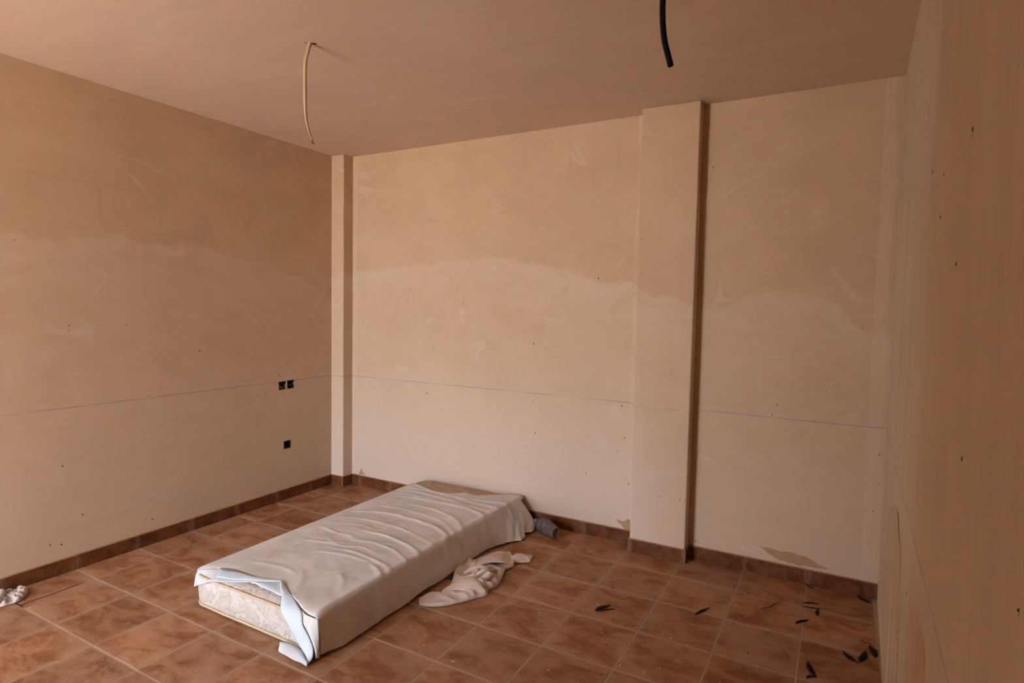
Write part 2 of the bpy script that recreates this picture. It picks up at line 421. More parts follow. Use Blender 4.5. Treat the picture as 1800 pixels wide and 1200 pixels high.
def skirt_mat():
    k = N('skirting_tile'); co = k.co(); rnd = k.n('ObjectInfo').outputs['Random']
    off = k.n('CombineXYZ'); k.put(off.inputs[0], k.math('MULTIPLY', rnd, 53.0))
    va = k.n('VectorMath', operation='ADD'); k.put(va.inputs[0], co); k.put(va.inputs[1], off.outputs[0])
    n1 = k.noise(va.outputs[0], 9, 5, 0.6, 0.8); n2 = k.noise(va.outputs[0], 40, 4, 0.65)
    col = k.mix(k.rng(k.math('ADD', k.math('MULTIPLY', n1, 0.7), k.math('MULTIPLY', n2, 0.3)), 0.35, 0.65), (0.085, 0.024, 0.007), (0.165, 0.062, 0.025))
    o = k.xyz(co)
    col = k.mix(k.rng(k.math('ADD', k.math('ABSOLUTE', o[0]), k.math('MULTIPLY', n1, 0.04)), 0.155, 0.185, 0.0, 0.45), col, (0.27, 0.15, 0.09))
    col = k.mix(k.rng(o[2], 0.0765, 0.080, 0.0, 0.65), col, (0.40, 0.22, 0.12))       # worn top edge
    k.bump(n2, 0.15, 0.002)
    return k.done(col, 0.6, 0.12)
M_skirt = skirt_mat()

floor = obj('floor', boxes((XL - 0.25, 3.9, YF - 0.2, YB + 0.2, -0.12, -0.0012)), M_grout, kind='structure')

tile_meshes = {}
def tile_mesh(w, d):
    key = (round(w, 3), round(d, 3))
    if key in tile_meshes: return tile_meshes[key]
    bm = bmesh.new(); w2, d2, b = w / 2, d / 2, min(0.0016, w / 4)
    lo = [bm.verts.new((x, y, -0.0075)) for x, y in ((-w2, -d2), (w2, -d2), (w2, d2), (-w2, d2))]
    md = [bm.verts.new((x, y, -0.0012)) for x, y in ((-w2, -d2), (w2, -d2), (w2, d2), (-w2, d2))]
    hi = [bm.verts.new((x, y, 0)) for x, y in ((-w2 + b, -d2 + b), (w2 - b, -d2 + b), (w2 - b, d2 - b), (-w2 + b, d2 - b))]
    for a, c in ((lo, md), (md, hi)):
        for i in range(4): bm.faces.new((a[i], a[(i + 1) % 4], c[(i + 1) % 4], c[i]))
    bm.faces.new(hi)
    me = bpy.data.meshes.new('tile'); bm.to_mesh(me); bm.free(); me.materials.append(M_tile)
    tile_meshes[key] = me
    return me
rt = random.Random(2)
GX, GY = 0.0028, 0.0044                         # half joint widths
for kx in range(-1, 11):
    x0, x1 = max(XL, kx * T), min(3.605, (kx + 1) * T)
    for ky in range(-9, 7):
        y0, y1 = max(YF, ky * T), min(YB, (ky + 1) * T)
        w, d = x1 - x0 - 2 * GX, y1 - y0 - 2 * GY
        if w < 0.01 or d < 0.01: continue
        o = bpy.data.objects.new('tile', tile_mesh(w, d)); C.objects.link(o); o.parent = floor
        o.location = ((x0 + x1) / 2 + rt.uniform(-1, 1) * 0.0006, (y0 + y1) / 2 + rt.uniform(-1, 1) * 0.0006, rt.uniform(-0.0004, 0.0003))
        o.rotation_euler = (rt.uniform(-1, 1) * 0.0012, rt.uniform(-1, 1) * 0.0012, rt.uniform(-1, 1) * 0.001)
# open joints where the grout has crumbled out, by the rag
M_gap = plain('open_joint', (0.035, 0.015, 0.008), 0.9, 0.4, 30)
bm = bmesh.new()
for a, b, wd in (((-0.001, 0.0), (0.002, 0.20), 0.0048), ((-0.14, 0.001), (0.045, 0.0), 0.0050), ((0.002, 0.18), (0.0005, 0.285), 0.003)):
    A_, B_ = Vector((*a, 0)), Vector((*b, 0)); n_ = Vector((-(B_ - A_).y, (B_ - A_).x, 0)).normalized()
    L_, R_ = [], []
    for i in range(13):
        p = A_.lerp(B_, i / 12); w_ = wd * (1 - 0.6 * (i / 12) ** 3) * (0.8 + 0.4 * noise.noise(p * 60))
        L_.append(p + n_ * w_ + Vector((0, 0, 0.0007))); R_.append(p - n_ * w_ + Vector((0, 0, 0.0007)))
    grid(bm, [L_, R_])
obj('open_joint', bm, M_gap, floor)

# ------------------------------------------------------------------ skirting: a mortar backing with tiles on it
SK_H, SK_T = 0.0825, 0.009
M_skgrout = plain('skirting_grout', (0.30, 0.175, 0.10), 0.9, 0.3, 20)
def skirting(name, runs, joint):
    """runs: (axis, fixed, outward sign, a, b, joint phase)"""
    bm = bmesh.new(); root = None; pieces = []
    for ax, fx, sg, a, b, ph in runs:
        o0, o1 = sorted((fx, fx + sg * (SK_T - 0.003)))
        if ax == 'y': box(bm, o0, o1, a, b, 0, SK_H - 0.003)
        else: box(bm, a, b, o0, o1, 0, SK_H - 0.003)
        cuts = [a]; k = math.floor((a - ph) / T) + 1
        while ph + k * T < b - 0.012:
            if ph + k * T > a + 0.012: cuts.append(ph + k * T)
            k += 1
        cuts.append(b)
        pieces += [(ax, fx, sg, p, q) for p, q in zip(cuts, cuts[1:])]
    root = obj(name, bm, M_skgrout, kind='structure')
    for ax, fx, sg, p, q in pieces:
        Lh = (q - p) / 2 - 0.0012; mid = (p + q) / 2
        bm = bmesh.new()
        prof = [(0, 0), (SK_T, 0), (SK_T, SK_H - 0.006), (SK_T - 0.0025, SK_H - 0.0015), (SK_T - 0.006, SK_H), (0, SK_H)]
        e0 = [bm.verts.new((-Lh, -y, z)) for y, z in prof]; e1 = [bm.verts.new((Lh, -y, z)) for y, z in prof]
        for i in range(6): bm.faces.new((e0[i], e1[i], e1[(i + 1) % 6], e0[(i + 1) % 6]))
        bm.faces.new(e0[::-1]); bm.faces.new(e1)
        t = obj('tile', bm, M_skirt, root)
        if ax == 'x': t.location = (mid, fx, 0); t.rotation_euler = (0, 0, 0 if sg < 0 else PI)
        else: t.location = (fx, mid, 0); t.rotation_euler = (0, 0, PI / 2 if sg > 0 else -PI / 2)
        t.location.z = rt.uniform(0, 0.0006)
    return root
skirting('baseboard_left', [('y', XL, 1, YF, CY, 0.0)], 0)
skirting('baseboard_corner', [('x', CY, -1, XL + SK_T, CX, 0.9), ('y', CX, 1, CY - SK_T, YB, 1.4)], 0)
skirting('baseboard_back', [('x', YB, -1, CX + SK_T, PX1 - SK_T, 0.0), ('x', YA, -1, PX2 + SK_T, XR(2.27), 0.0)], 0)
skirting('baseboard_pilaster', [('y', PX1, -1, PY - SK_T, YB, 1.7), ('x', PY, -1, PX1, PX2, 2.98), ('y', PX2, 1, PY - SK_T, YA, 1.7)], 0)

# ------------------------------------------------------------------ outside: an invented, unseen, sunlit terrace that throws light back in
M_terr = plain('bounce_paving', (0.48, 0.44, 0.40), 0.9, 0.2, 3)
obj('bounce_terrace', boxes((-14, 16, -24, YF - 0.2, -0.16, -0.02)), M_terr, kind='structure')

# ------------------------------------------------------------------ mattress
MX0, MX1, MY0, MY1, MZ = 0.682, 1.532, 0.436, 2.284, 0.152
def fabric_mat():
    k = N('floral_ticking'); co = k.co()
    w = k.noise(co, 9, 3, col=True)
    va = k.n('VectorMath', operation='MULTIPLY_ADD'); k.put(va.inputs[0], w); va.inputs[1].default_value = (0.17, 0.17, 0.17); k.put(va.inputs[2], co)
    vo = k.n('TexVoronoi', feature='DISTANCE_TO_EDGE'); k.put(vo.inputs['Vector'], va.outputs[0]); vo.inputs['Scale'].default_value = 21
    v2 = k.n('TexVoronoi', feature='F1'); k.put(v2.inputs['Vector'], va.outputs[0]); v2.inputs['Scale'].default_value = 21
    edge = k.rng(vo.outputs['Distance'], 0.005, 0.055, 1.0, 0.0)
    edge = k.math('MULTIPLY', edge, k.rng(k.noise(co, 11, 3), 0.42, 0.62))
    pet = k.rng(k.xyz(v2.outputs['Color'])[0], 0.45, 0.6)
    col = k.mix(pet, (0.49, 0.43, 0.38), (0.55, 0.515, 0.485))
    col = k.mix(k.math('MULTIPLY', edge, 0.75), col, (0.33, 0.27, 0.25))
    st = k.rng(k.noise(co, 2.4, 4), 0.5, 0.75, 0.0, 0.5)
    col = k.mix(st, col, (0.55, 0.36, 0.22))
    far = k.rng(k.xyz(co)[1], 1.75, 2.05)
    col = k.mix(k.math('MULTIPLY', far, 0.55), col, (0.44, 0.29, 0.17))      # the yellowed head end
    k.bump(k.math('ADD', k.rng(vo.outputs['Distance'], 0.0, 0.25), k.math('MULTIPLY', k.noise(co, 120, 2), 0.15)), 0.5, 0.006)
    return k.done(col, 0.9, 0.1)
M_tick = fabric_mat()
M_pipe = plain('yellow_piping', (0.58, 0.45, 0.30), 0.8, 0.2, 60)
def rrect(x0, x1, y0, y1, r, n=14):
    out = []
    for cx, cy, a0 in ((x1 - r, y0 + r, -PI / 2), (x1 - r, y1 - r, 0), (x0 + r, y1 - r, PI / 2), (x0 + r, y0 + r, PI)):
        for i in range(n + 1):
            a = a0 + PI / 2 * i / n; out.append((cx + r * math.cos(a), cy + r * math.sin(a)))
    dense = []
    for (a, b), (c, d) in zip(out, out[1:] + out[:1]):
        L = math.hypot(c - a, d - b); q = max(1, int(L / 0.05))
        dense += [(a + (c - a) * i / q, b + (d - b) * i / q) for i in range(q)]
    return dense
mattress = thing('mattress', 'single mattress with faded floral ticking lying on the tiled floor', 'mattress')
bm = bmesh.new(); rings = []
prof = [(0.05, 0.0), (0.012, 0.003), (0.003, 0.014), (-0.004, 0.04), (-0.007, 0.08), (-0.004, 0.12), (0.001, MZ - 0.004), (0.012, MZ + 0.008), (0.05, MZ + 0.018), (0.11, MZ + 0.024), (0.2, MZ + 0.027), (0.32, MZ + 0.028), (0.40, MZ + 0.028)]
for ins, z in prof:
    rr = rrect(MX0, MX1, MY0, MY1, 0.085)
    ring = []
    for x, y in rr:
        cx, cy = (MX0 + MX1) / 2, (MY0 + MY1) / 2
        sx = 1 - ins / ((MX1 - MX0) / 2); sy = 1 - ins / ((MY1 - MY0) / 2)
        p = Vector((cx + (x - cx) * sx, cy + (y - cy) * sy, z))
        if 0.02 < z: p += Vector((0, 0, noise.noise(p * 9) * 0.004)) + noise.noise_vector(p * 8) * 0.003
        ring.append(bm.verts.new(p))
    rings.append(ring)
nn = len(rings[0])
for q, w in zip(rings, rings[1:]):
    for j in range(nn): bm.faces.new((q[j], q[(j + 1) % nn], w[(j + 1) % nn], w[j]))
bm.faces.new(rings[-1]); bm.faces.new(rings[0][::-1])
obj('ticking', bm, M_tick, mattress, True)
for z, ins in ((0.014, -0.002), (MZ, -0.002)):
    bm = bmesh.new(); rr = rrect(MX0 + ins, MX1 - ins, MY0 + ins, MY1 - ins, 0.087)
    pts = [Vector((x, y, z + noise.noise(Vector((x * 6, y * 6, z))) * 0.003)) for x, y in rr]
    pts = pts + pts[:2]
    tube(bm, pts, 0.0058, 8, False)
    o = obj('piping', bm, M_pipe, mattress, True); o['label'] = 'yellow piped seam'

# ------------------------------------------------------------------ sheet thrown over the mattress
def sheet_mat(name, ca, cb, dots, stain, seed=0.0):
    k = N(name); uv = k.co('UV'); co = k.co()
    n1 = k.noise(k.map(co, loc=(seed, 0, 0)), 3.2, 5, 0.62, 0.6); n2 = k.noise(co, 9, 5, 0.65, 0.5)
    col = k.mix(k.rng(n1, 0.35, 0.65), ca, cb)
    col = k.mix(k.rng(n2, 0.52, 0.78, 0.0, stain), col, (0.40, 0.295, 0.20))
    n3 = k.noise(k.map(co, loc=(seed + 5, 2, 0)), 4.0, 4, 0.6)
    col = k.mix(k.rng(n3, 0.50, 0.70, 0.0, 0.45), col, (0.55, 0.60, 0.645))
    u = k.xyz(uv)
    def cell(s, sh):
        return k.math('SUBTRACT', k.math('FRACT', k.math('ADD', k.math('MULTIPLY', s, 72.0), sh)), 0.5)
    def dot(sh):
        a, b = cell(u[0], sh), cell(u[1], sh)
        return k.rng(k.math('ADD', k.math('MULTIPLY', a, a), k.math('MULTIPLY', b, b)), 0.025, 0.055, 1.0, 0.0)
    d = k.math('MAXIMUM', dot(0.0), dot(0.5))
    col = k.mix(k.math('MULTIPLY', d, dots), col, (0.26, 0.42, 0.62))
    we = k.noise(uv, 420, 1)
    k.bump(k.math('ADD', k.math('MULTIPLY', n2, 0.8), k.math('MULTIPLY', we, 0.15)), 0.25, 0.006)
    return k.done(col, 0.92, 0.1)
M_sheet = sheet_mat('soiled_sheet', (0.67, 0.655, 0.625), (0.74, 0.74, 0.725), 0.10, 0.34)
M_under = sheet_mat('sheet_underside', (0.53, 0.64, 0.72), (0.62, 0.67, 0.70), 0.55, 0.05, 4.0)
M_flap = sheet_mat('sheet_flap', (0.52, 0.53, 0.53), (0.60, 0.60, 0.59), 0.30, 0.15, 7.0)

RIDGES = [  # folds on the sheet: plan polylines (x, y), height, half width
    ([(0.737, 1.42), (1.019, 1.512), (1.323, 1.491), (1.479, 1.428), (1.56, 1.33)], 0.009, 0.014),
    ([(0.986, 1.723), (1.207, 1.716), (1.417, 1.633), (1.56, 1.50)], 0.009, 0.014),
    ([(0.80, 1.80), (0.95, 1.83), (1.283, 1.853), (1.45, 1.82), (1.56, 1.75)], 0.009, 0.017),
    ([(1.02, 1.223), (1.269, 1.219), (1.47, 1.165), (1.56, 1.10)], 0.008, 0.013),
    ([(1.038, 0.952), (1.26, 0.972), (1.45, 0.94), (1.56, 0.885)], 0.006, 0.012),
    ([(1.166, 1.118), (1.366, 1.106), (1.56, 1.01)], 0.006, 0.011),
    ([(1.40, 0.915), (1.50, 0.86), (1.56, 0.80)], 0.007, 0.010),
    ([(1.031, 0.873), (1.188, 0.919), (1.374, 0.928)], 0.005, 0.012),
    ([(0.70, 2.0), (1.085, 2.00), (1.56, 1.95)], 0.008, 0.014),
    ([(0.705, 1.944), (1.123, 1.925), (1.56, 1.86)], 0.008, 0.012),
    ([(0.74, 2.085), (1.0, 2.0), (1.30, 2.02), (1.55, 2.06)], 0.010, 0.013),
    ([(0.723, 1.863), (0.98, 1.861), (1.24, 1.892), (1.56, 1.90)], 0.007, 0.012),
    ([(0.75, 1.30), (0.95, 1.36), (1.25, 1.35), (1.50, 1.27), (1.56, 1.20)], 0.006, 0.012),
    ([(0.80, 1.60), (1.10, 1.62), (1.36, 1.57), (1.56, 1.42)], 0.006, 0.011),
    ([(0.78, 1.15), (0.95, 1.12), (1.10, 1.14)], 0.004, 0.012),
    ([(0.85, 0.95), (0.98, 0.98), (1.12, 1.06)], 0.004, 0.012),
    ([(1.34, 0.75), (1.42, 0.70), (1.47, 0.62)], 0.004, 0.016),
    ([(0.86, 0.62), (1.05, 0.66), (1.20, 0.63)], 0.004, 0.02),
    ([(1.12, 0.70), (1.22, 0.64), (1.30, 0.53)], 0.003, 0.02),
    ([(0.95, 1.05), (1.10, 1.00), (1.22, 1.04), (1.32, 1.02)], 0.005, 0.010),
    ([(0.98, 1.17), (1.12, 1.10), (1.24, 1.13), (1.36, 1.17)], 0.005, 0.009),
    ([(0.82, 1.22), (0.98, 1.28), (1.12, 1.26)], 0.004, 0.012),
]
RID = [(catmull([(a, b, 0) for a, b in p], 60), h, w) for p, h, w in RIDGES]
RID = [(p, h * 0.95, w * 0.72) for p, h, w in RID]
def ridge_h(x, y):
    s = 0.0
    for pts, h, w in RID:
        best = 9.0; bi = 0
        for i in range(0, 60, 3):
            d = (pts[i].x - x) ** 2 + (pts[i].y - y) ** 2
            if d < best: best, bi = d, i
        if best > (w * 3 + 0.06) ** 2: continue
        for i in range(max(0, bi - 3), min(60, bi + 4)):
            d = (pts[i].x - x) ** 2 + (pts[i].y - y) ** 2
            if d < best: best, bi = d, i
        d = math.sqrt(best)
        end = min(1.0, min(bi + 2, 80 if pts[-1].x > 1.5 else 61 - bi) / 14)
        s = max(s, h * end * math.exp(-(d / w) ** 1.6))
    return s
def interp(tab, x):
    if x <= tab[0][0]: return tab[0][1]
    for (a, b), (c, d) in zip(tab, tab[1:]):
        if x <= c: return b + (d - b) * (x - a) / (c - a)
    return tab[-1][1]
FRONT = [(0.66, 0.47), (0.70, 0.455), (0.74, 0.46), (0.80, 0.485), (0.848, 0.515), (1.008, 0.520), (1.10, 0.537), (1.179, 0.551), (1.25, 0.525), (1.32, 0.490), (1.429, 0.446), (1.47, 0.437), (1.52, 0.432), (1.60, 0.430)]
REAR = [(0.66, 2.15), (0.723, 2.105), (0.85, 2.06), (0.962, 2.02), (1.085, 2.035), (1.163, 2.115), (1.261, 2.09), (1.363, 2.18), (1.451, 2.245), (1.54, 2.27)]
TOPZ = 0.155
bm = bmesh.new()
NS, NR = 64, 26                                   # columns across the top, columns down the right side
NT = 250
rows, uvs = [], []
for it in range(NT):
    t = it / (NT - 1)
    row, uv = [], []
    # left overhang
    for s in range(5):
        q = s / 5
        y0, y1 = 0.475, 2.15
        y = y0 + (y1 - y0) * t
        p = Vector((0.672 - 0.006 * math.sin(q * PI), y, 0.095 + 0.055 * q))
        p.x += noise.noise(Vector((1, y * 9, q))) * 0.004
        row.append(p); uv.append((-0.06 + 0.06 * q, y))
    for s in range(NS):
        q = s / (NS - 1)
        x = 0.676 + (1.540 - 0.676) * q
        y0, y1 = interp(FRONT, x), interp(REAR, x)
        y = y0 + (y1 - y0) * t
        ex = min(1.0, (x - 0.672) / 0.05); ey = min(1.0, max(0, (y - MY0)) / 0.06); er = min(1.0, max(0.0, (1.540 - x)) / 0.013)
        z = TOPZ + 0.004 + 0.026 * (math.sqrt(max(0, 1 - (1 - ex) ** 2)) * 0.5 + 0.5 * min(1.0, (x - 0.672) / 0.12)) * (0.4 + 0.6 * math.sqrt(max(0, 1 - (1 - ey) ** 2))) * (0.35 + 0.65 * er)
        rid = ridge_h(x, y)
        if x < 1.25: z -= 0.006 * math.exp(-(y - y0) / 0.012)
        z += rid + 0.0035 * (noise.noise(Vector((x * 7, y * 7, 0))) + 0.5 * noise.noise(Vector((x * 18, y * 15, 3)))) * ex
        row.append(Vector((x, y, z))); uv.append((x - 0.676, y))
    for s in range(1, NR):
        q = s / (NR - 1)
        y0 = 0.432; y1 = 2.291
        y = y0 + (y1 - y0) * t
        z = 0.160 * (1 - q) + 0.010 * q
        # crisp edge, then the cloth hangs slightly outward
        x = 1.545 + 0.040 * q + 0.006 * math.sin(PI * q)
        fr = max(0.0, 1 - (y - 0.432) / 0.10)
        x -= 0.030 * q * fr
        ys = y + 0.06 * q                                                 # creases lean as they run down
        rid = ridge_h(1.552, ys) * (1 - q) ** 0.9
        x += rid * 1.15
        x += 0.008 * q * noise.noise(Vector((0, y * 7, 1))) + 0.003 * q * noise.noise(Vector((0, y * 15 + q, 5))) + 0.002 * noise.noise(Vector((q * 4, y * 30, 8)))
        # loose bunched end by the wall that spills on the floor
        g = max(0.0, min(1.0, (y - 1.70) / 0.36)); g = g * g * (3 - 2 * g)
        n_a = noise.noise(Vector((y * 7.0 + q * 1.5, 4.0, 0))); n_b = noise.noise(Vector((y * 19.0 + q * 2.5, 9.0, q)))
        x += g * q ** 1.2 * (0.100 + 0.055 * n_a + 0.028 * n_b)
        y_ = y - g * q * (0.05 + 0.05 * n_a)
        z = z + g * q * (1 - q) * (0.05 * noise.noise(Vector((y * 13, q * 4, 2)))) + (0.005 * g if q > 0.98 else 0)
        # tucked round the corner by the wall
        c_ = max(0.0, (t - 0.955) / 0.045)
        x -= 0.055 * c_ * c_ * (1 - 0.55 * q)
        gap = 0.010 * max(0.0, noise.noise(Vector((3, y * 4.0, 1)))) * q * (1 - g)
        row.append(Vector((x, y_, max(0.004, z + gap)))); uv.append((0.87 + q * 0.155, y))
    rows.append(row); uvs.append(uv)
grid(bm, rows, uvs)
# the piece wrapped round the front right corner
loft(bm, [(1.425, 0.446, 0.166), (1.47, 0.418, 0.135), (1.512, 0.414, 0.095), (1.540, 0.414, 0.055), (1.552, 0.412, 0.012)],
     [(1.545, 0.434, 0.163), (1.553, 0.430, 0.125), (1.558, 0.428, 0.085), (1.561, 0.426, 0.045), (1.564, 0.424, 0.008)], 30, 12, 0.010, (0.35, -0.9, 0.1), 0.002)
sheet = obj('bed_sheet', bm, M_sheet, None, True)
tag(sheet, 'soiled pale sheet with tiny blue dots draped over the floor mattress', 'sheet')
sheetify(sheet, 0.0016)

# hems folded back, showing the blue dotted underside
def hem(name, A_, B_, n, mm, bul, bd, mat, seed=0, jit=0.002, smooth=True, label=None):
    b = bmesh.new(); loft(b, A_, B_, n, mm, bul, bd, jit, seed, smooth)
    o = obj(name, b, mat, sheet, True); sheetify(o, 0.0014)
    if label: o['label'] = label
    return o
hem('turned_hem', [(0.664, 0.60, 0.152), (0.666, 0.50, 0.156), (0.696, 0.458, 0.169), (0.760, 0.466, 0.179), (0.848, 0.519, 0.1845), (1.008, 0.526, 0.185), (1.10, 0.543, 0.183), (1.182, 0.556, 0.184)],
    [(0.664, 0.60, 0.078), (0.664, 0.51, 0.070), (0.688, 0.438, 0.085), (0.765, 0.424, 0.120), (0.856, 0.418, 0.160), (0.950, 0.438, 0.171), (1.055, 0.489, 0.180), (1.186, 0.545, 0.186)], 70, 9, 0.006, (-0.1, -0.6, 0.8), M_flap, 1, 0.0025)
hem('turned_hem', [(0.83, 0.490, 0.186), (0.93, 0.510, 0.190), (1.008, 0.512, 0.191), (1.10, 0.532, 0.191), (1.184, 0.550, 0.192)],
    [(0.86, 0.440, 0.175), (0.950, 0.452, 0.181), (1.055, 0.490, 0.186), (1.11, 0.508, 0.187), (1.188, 0.544, 0.190)], 40, 7, 0.003, (0, -0.3, 0.9), M_under, 2, 0.0015, label='pale blue dotted underside')
hem('turned_hem', [(1.050, 0.487, 0.180), (1.12, 0.515, 0.186), (1.186, 0.549, 0.190)], [(1.055, 0.484, 0.179), (1.17, 0.476, 0.179), (1.286, 0.466, 0.180)], 26, 8, 0.004, (0, 0, 1), M_under, 3, 0.003, label='pale blue dotted underside')
hem('turned_hem', [(1.183, 0.554, 0.191), (1.25, 0.522, 0.188), (1.325, 0.490, 0.184), (1.436, 0.440, 0.168), (1.475, 0.412, 0.135), (1.515, 0.408, 0.095), (1.543, 0.406, 0.055), (1.556, 0.395, 0.022), (1.556, 0.366, 0.004)],
    [(1.181, 0.550, 0.190), (1.225, 0.505, 0.186), (1.285, 0.466, 0.178), (1.330, 0.424, 0.146), (1.385, 0.417, 0.098), (1.440, 0.415, 0.045), (1.476, 0.412, 0.016), (1.510, 0.396, 0.006), (1.550, 0.366, 0.003)], 70, 9, 0.008, (-0.2, -0.8, 0.4), M_under, 4, 0.0015, label='pale blue dotted underside')
hem('floor_flap', [(1.352, 0.404, 0.014), (1.375, 0.420, 0.018), (1.42, 0.424, 0.018), (1.476, 0.412, 0.018), (1.55, 0.372, 0.006)],
    [(1.350, 0.400, 0.004), (1.372, 0.378, 0.004), (1.436, 0.366, 0.004), (1.50, 0.364, 0.004), (1.557, 0.363, 0.003)], 34, 10, 0.012, (0, 0, 1), M_flap, 5, 0.004, label='grey blue corner lying on the tiles')

# ------------------------------------------------------------------ crumpled cloths
def cloth_mat(name, ca, cb, stain=0.3):
    k = N(name); co = k.co()
    n1 = k.noise(co, 9, 5, 0.6, 0.5); n2 = k.noise(co, 260, 2)
    col = k.mix(k.rng(n1, 0.35, 0.65), ca, cb)
    col = k.mix(k.rng(k.noise(co, 17, 4), 0.56, 0.8, 0.0, stain), col, (0.30, 0.20, 0.13))
    k.bump(k.math('ADD', k.math('MULTIPLY', n1, 0.6), k.math('MULTIPLY', n2, 0.25)), 0.4, 0.004)
    return k.done(col, 0.92, 0.1)
M_rag = cloth_mat('cream_cloth', (0.62, 0.53, 0.46), (0.71, 0.63, 0.56))
M_rag2 = cloth_mat('grey_cloth', (0.47, 0.40, 0.375), (0.58, 0.50, 0.47), 0.4)

TL = [(1.598, 1.042), (1.622, 1.122), (1.667, 1.135), (1.669, 1.181), (1.65, 1.253), (1.619, 1.312), (1.58, 1.389), (1.560, 1.482), (1.606, 1.569), (1.648, 1.676), (1.711, 1.762), (1.742, 1.733), (1.767, 1.714), (1.794, 1.761), (1.857, 1.804)]
TR = [(1.638, 0.991), (1.681, 0.997), (1.751, 1.043), (1.803, 1.116), (1.842, 1.185), (1.877, 1.246), (1.856, 1.286), (1.87, 1.35), (1.853, 1.425), (1.826, 1.509), (1.811, 1.552), (1.831, 1.607), (1.812, 1.65), (1.86, 1.69), (1.884, 1.716)]
def crumple(A_, B_, n, mm, base, amp, mid, seed, freq=10):
    A_ = polyline([(x, y, 0) for x, y in A_], n) if False else catmull([(x, y, 0) for x, y in A_], n)
    B_ = catmull([(x, y, 0) for x, y in B_], n)
    rows, uv = [], []
    for i in range(n):
        s = i / (n - 1); r, q = [], []
        for j in range(mm):
            t = j / (mm - 1); p = A_[i].lerp(B_[i], t)
            e = min(1.0, min(t, 1 - t) * 5.0) * min(1.0, min(s, 1 - s) * 12)
            e = math.sqrt(max(0, 1 - (1 - e) ** 2))
            wq = mid(s)
            v = Vector((p.x * freq, p.y * freq, seed))
            rg = 1 - abs(noise.noise(v)) * 2.2; rg2 = 1 - abs(noise.noise(v * 2.1 + Vector((7, 3, 0)))) * 2
            z = 0.004 + e * (base + amp * wq * max(0, rg) ** 2 + amp * 0.28 * wq * max(0, rg2) ** 2 + 0.003 * noise.noise(v * 0.7))
            off = noise.noise_vector(v * 1.3) * 0.012 * e * wq
            r.append(Vector((p.x + off.x, p.y + off.y, z))); q.append((s, t))
        rows.append(r); uv.append(q)
    b = bmesh.new(); grid(b, rows, uv)
    return b
cloth = thing('floor_cloth', 'crumpled cream cloth lying on the tiles beside the long side of the mattress', 'cloth')
mid = lambda s: 0.25 + 1.0 * math.exp(-((s - 0.48) / 0.16) ** 2) + 0.3 * math.exp(-((s - 0.9) / 0.08) ** 2)
o = obj('crumpled_body', crumple(TL, TR, 120, 44, 0.012, 0.027, mid, 3.0), M_rag, cloth, True); sheetify(o, 0.002)
b = bmesh.new()
loft(b, [(1.672, 1.175, 0.018), (1.70, 1.262, 0.036), (1.748, 1.310, 0.046), (1.80, 1.300, 0.044), (1.862, 1.262, 0.016)],
     [(1.675, 1.120, 0.014), (1.715, 1.170, 0.024), (1.765, 1.190, 0.028), (1.81, 1.200, 0.026), (1.868, 1.240, 0.008)], 40, 14, 0.010, (0, 0, 1), 0.003, 2)
o = obj('fold', b, M_rag, cloth, True); sheetify(o, 0.003)
b = bmesh.new()
loft(b, [(1.630, 1.520, 0.016), (1.645, 1.600, 0.030), (1.690, 1.690, 0.034), (1.722, 1.748, 0.012)],
     [(1.690, 1.440, 0.040), (1.745, 1.500, 0.052), (1.80, 1.545, 0.044), (1.822, 1.600, 0.010)], 36, 14, 0.008, (0, 0, 1), 0.003, 6)
o = obj('fold', b, M_rag, cloth, True); sheetify(o, 0.003)
b = bmesh.new()
for pts, rr in (([(1.655, 1.36, 0.02), (1.70, 1.39, 0.045), (1.735, 1.42, 0.052), (1.77, 1.44, 0.04)], 0.013), ([(1.735, 1.33, 0.03), (1.765, 1.38, 0.052), (1.785, 1.42, 0.045), (1.80, 1.47, 0.03)], 0.012), ([(1.79, 1.30, 0.025), (1.815, 1.36, 0.04), (1.82, 1.42, 0.032)], 0.012)):
    pp = catmull(pts, 14); tube(b, [p + noise.noise_vector(p * 30) * 0.004 for p in pp], [rr * (0.6 + 0.5 * math.sin(PI * i / 13)) for i in range(14)], 10)
obj('crease_rolls', b, M_rag, cloth, True)['kind'] = 'stuff'

rag = thing('rag', 'small crumpled grey rag on the tiles against the baseboard of the long wall', 'cloth')
RA = [(-0.185, -0.25), (-0.195, -0.15), (-0.190, -0.03), (-0.180, 0.035), (-0.166, 0.042), (-0.175, 0.066), (-0.165, 0.086), (-0.130, 0.082)]
RB = [(-0.090, -0.25), (-0.070, -0.16), (-0.052, -0.070), (-0.040, -0.010), (-0.040, 0.012), (-0.050, 0.028), (-0.072, 0.050), (-0.100, 0.072)]
o = obj('crumpled_body', crumple(RA, RB, 70, 34, 0.008, 0.024, lambda s: 0.9, 9.0, 30), M_rag2, rag, True); sheetify(o, 0.002)
b = bmesh.new()
for pts, rr in (([(-0.18, -0.04, 0.02), (-0.15, -0.02, 0.04), (-0.115, -0.03, 0.036), (-0.08, -0.06, 0.02)], 0.013), ([(-0.15, 0.045, 0.012), (-0.12, 0.05, 0.026), (-0.085, 0.035, 0.018)], 0.011), ([(-0.19, -0.1, 0.02), (-0.14, -0.09, 0.042), (-0.09, -0.12, 0.02)], 0.015)):
    pp = catmull(pts, 14); tube(b, [p + noise.noise_vector(p * 40) * 0.004 for p in pp], [rr * (0.6 + 0.5 * math.sin(PI * i / 13)) for i in range(14)], 10)
obj('crease_rolls', b, M_rag2, rag, True)['kind'] = 'stuff'

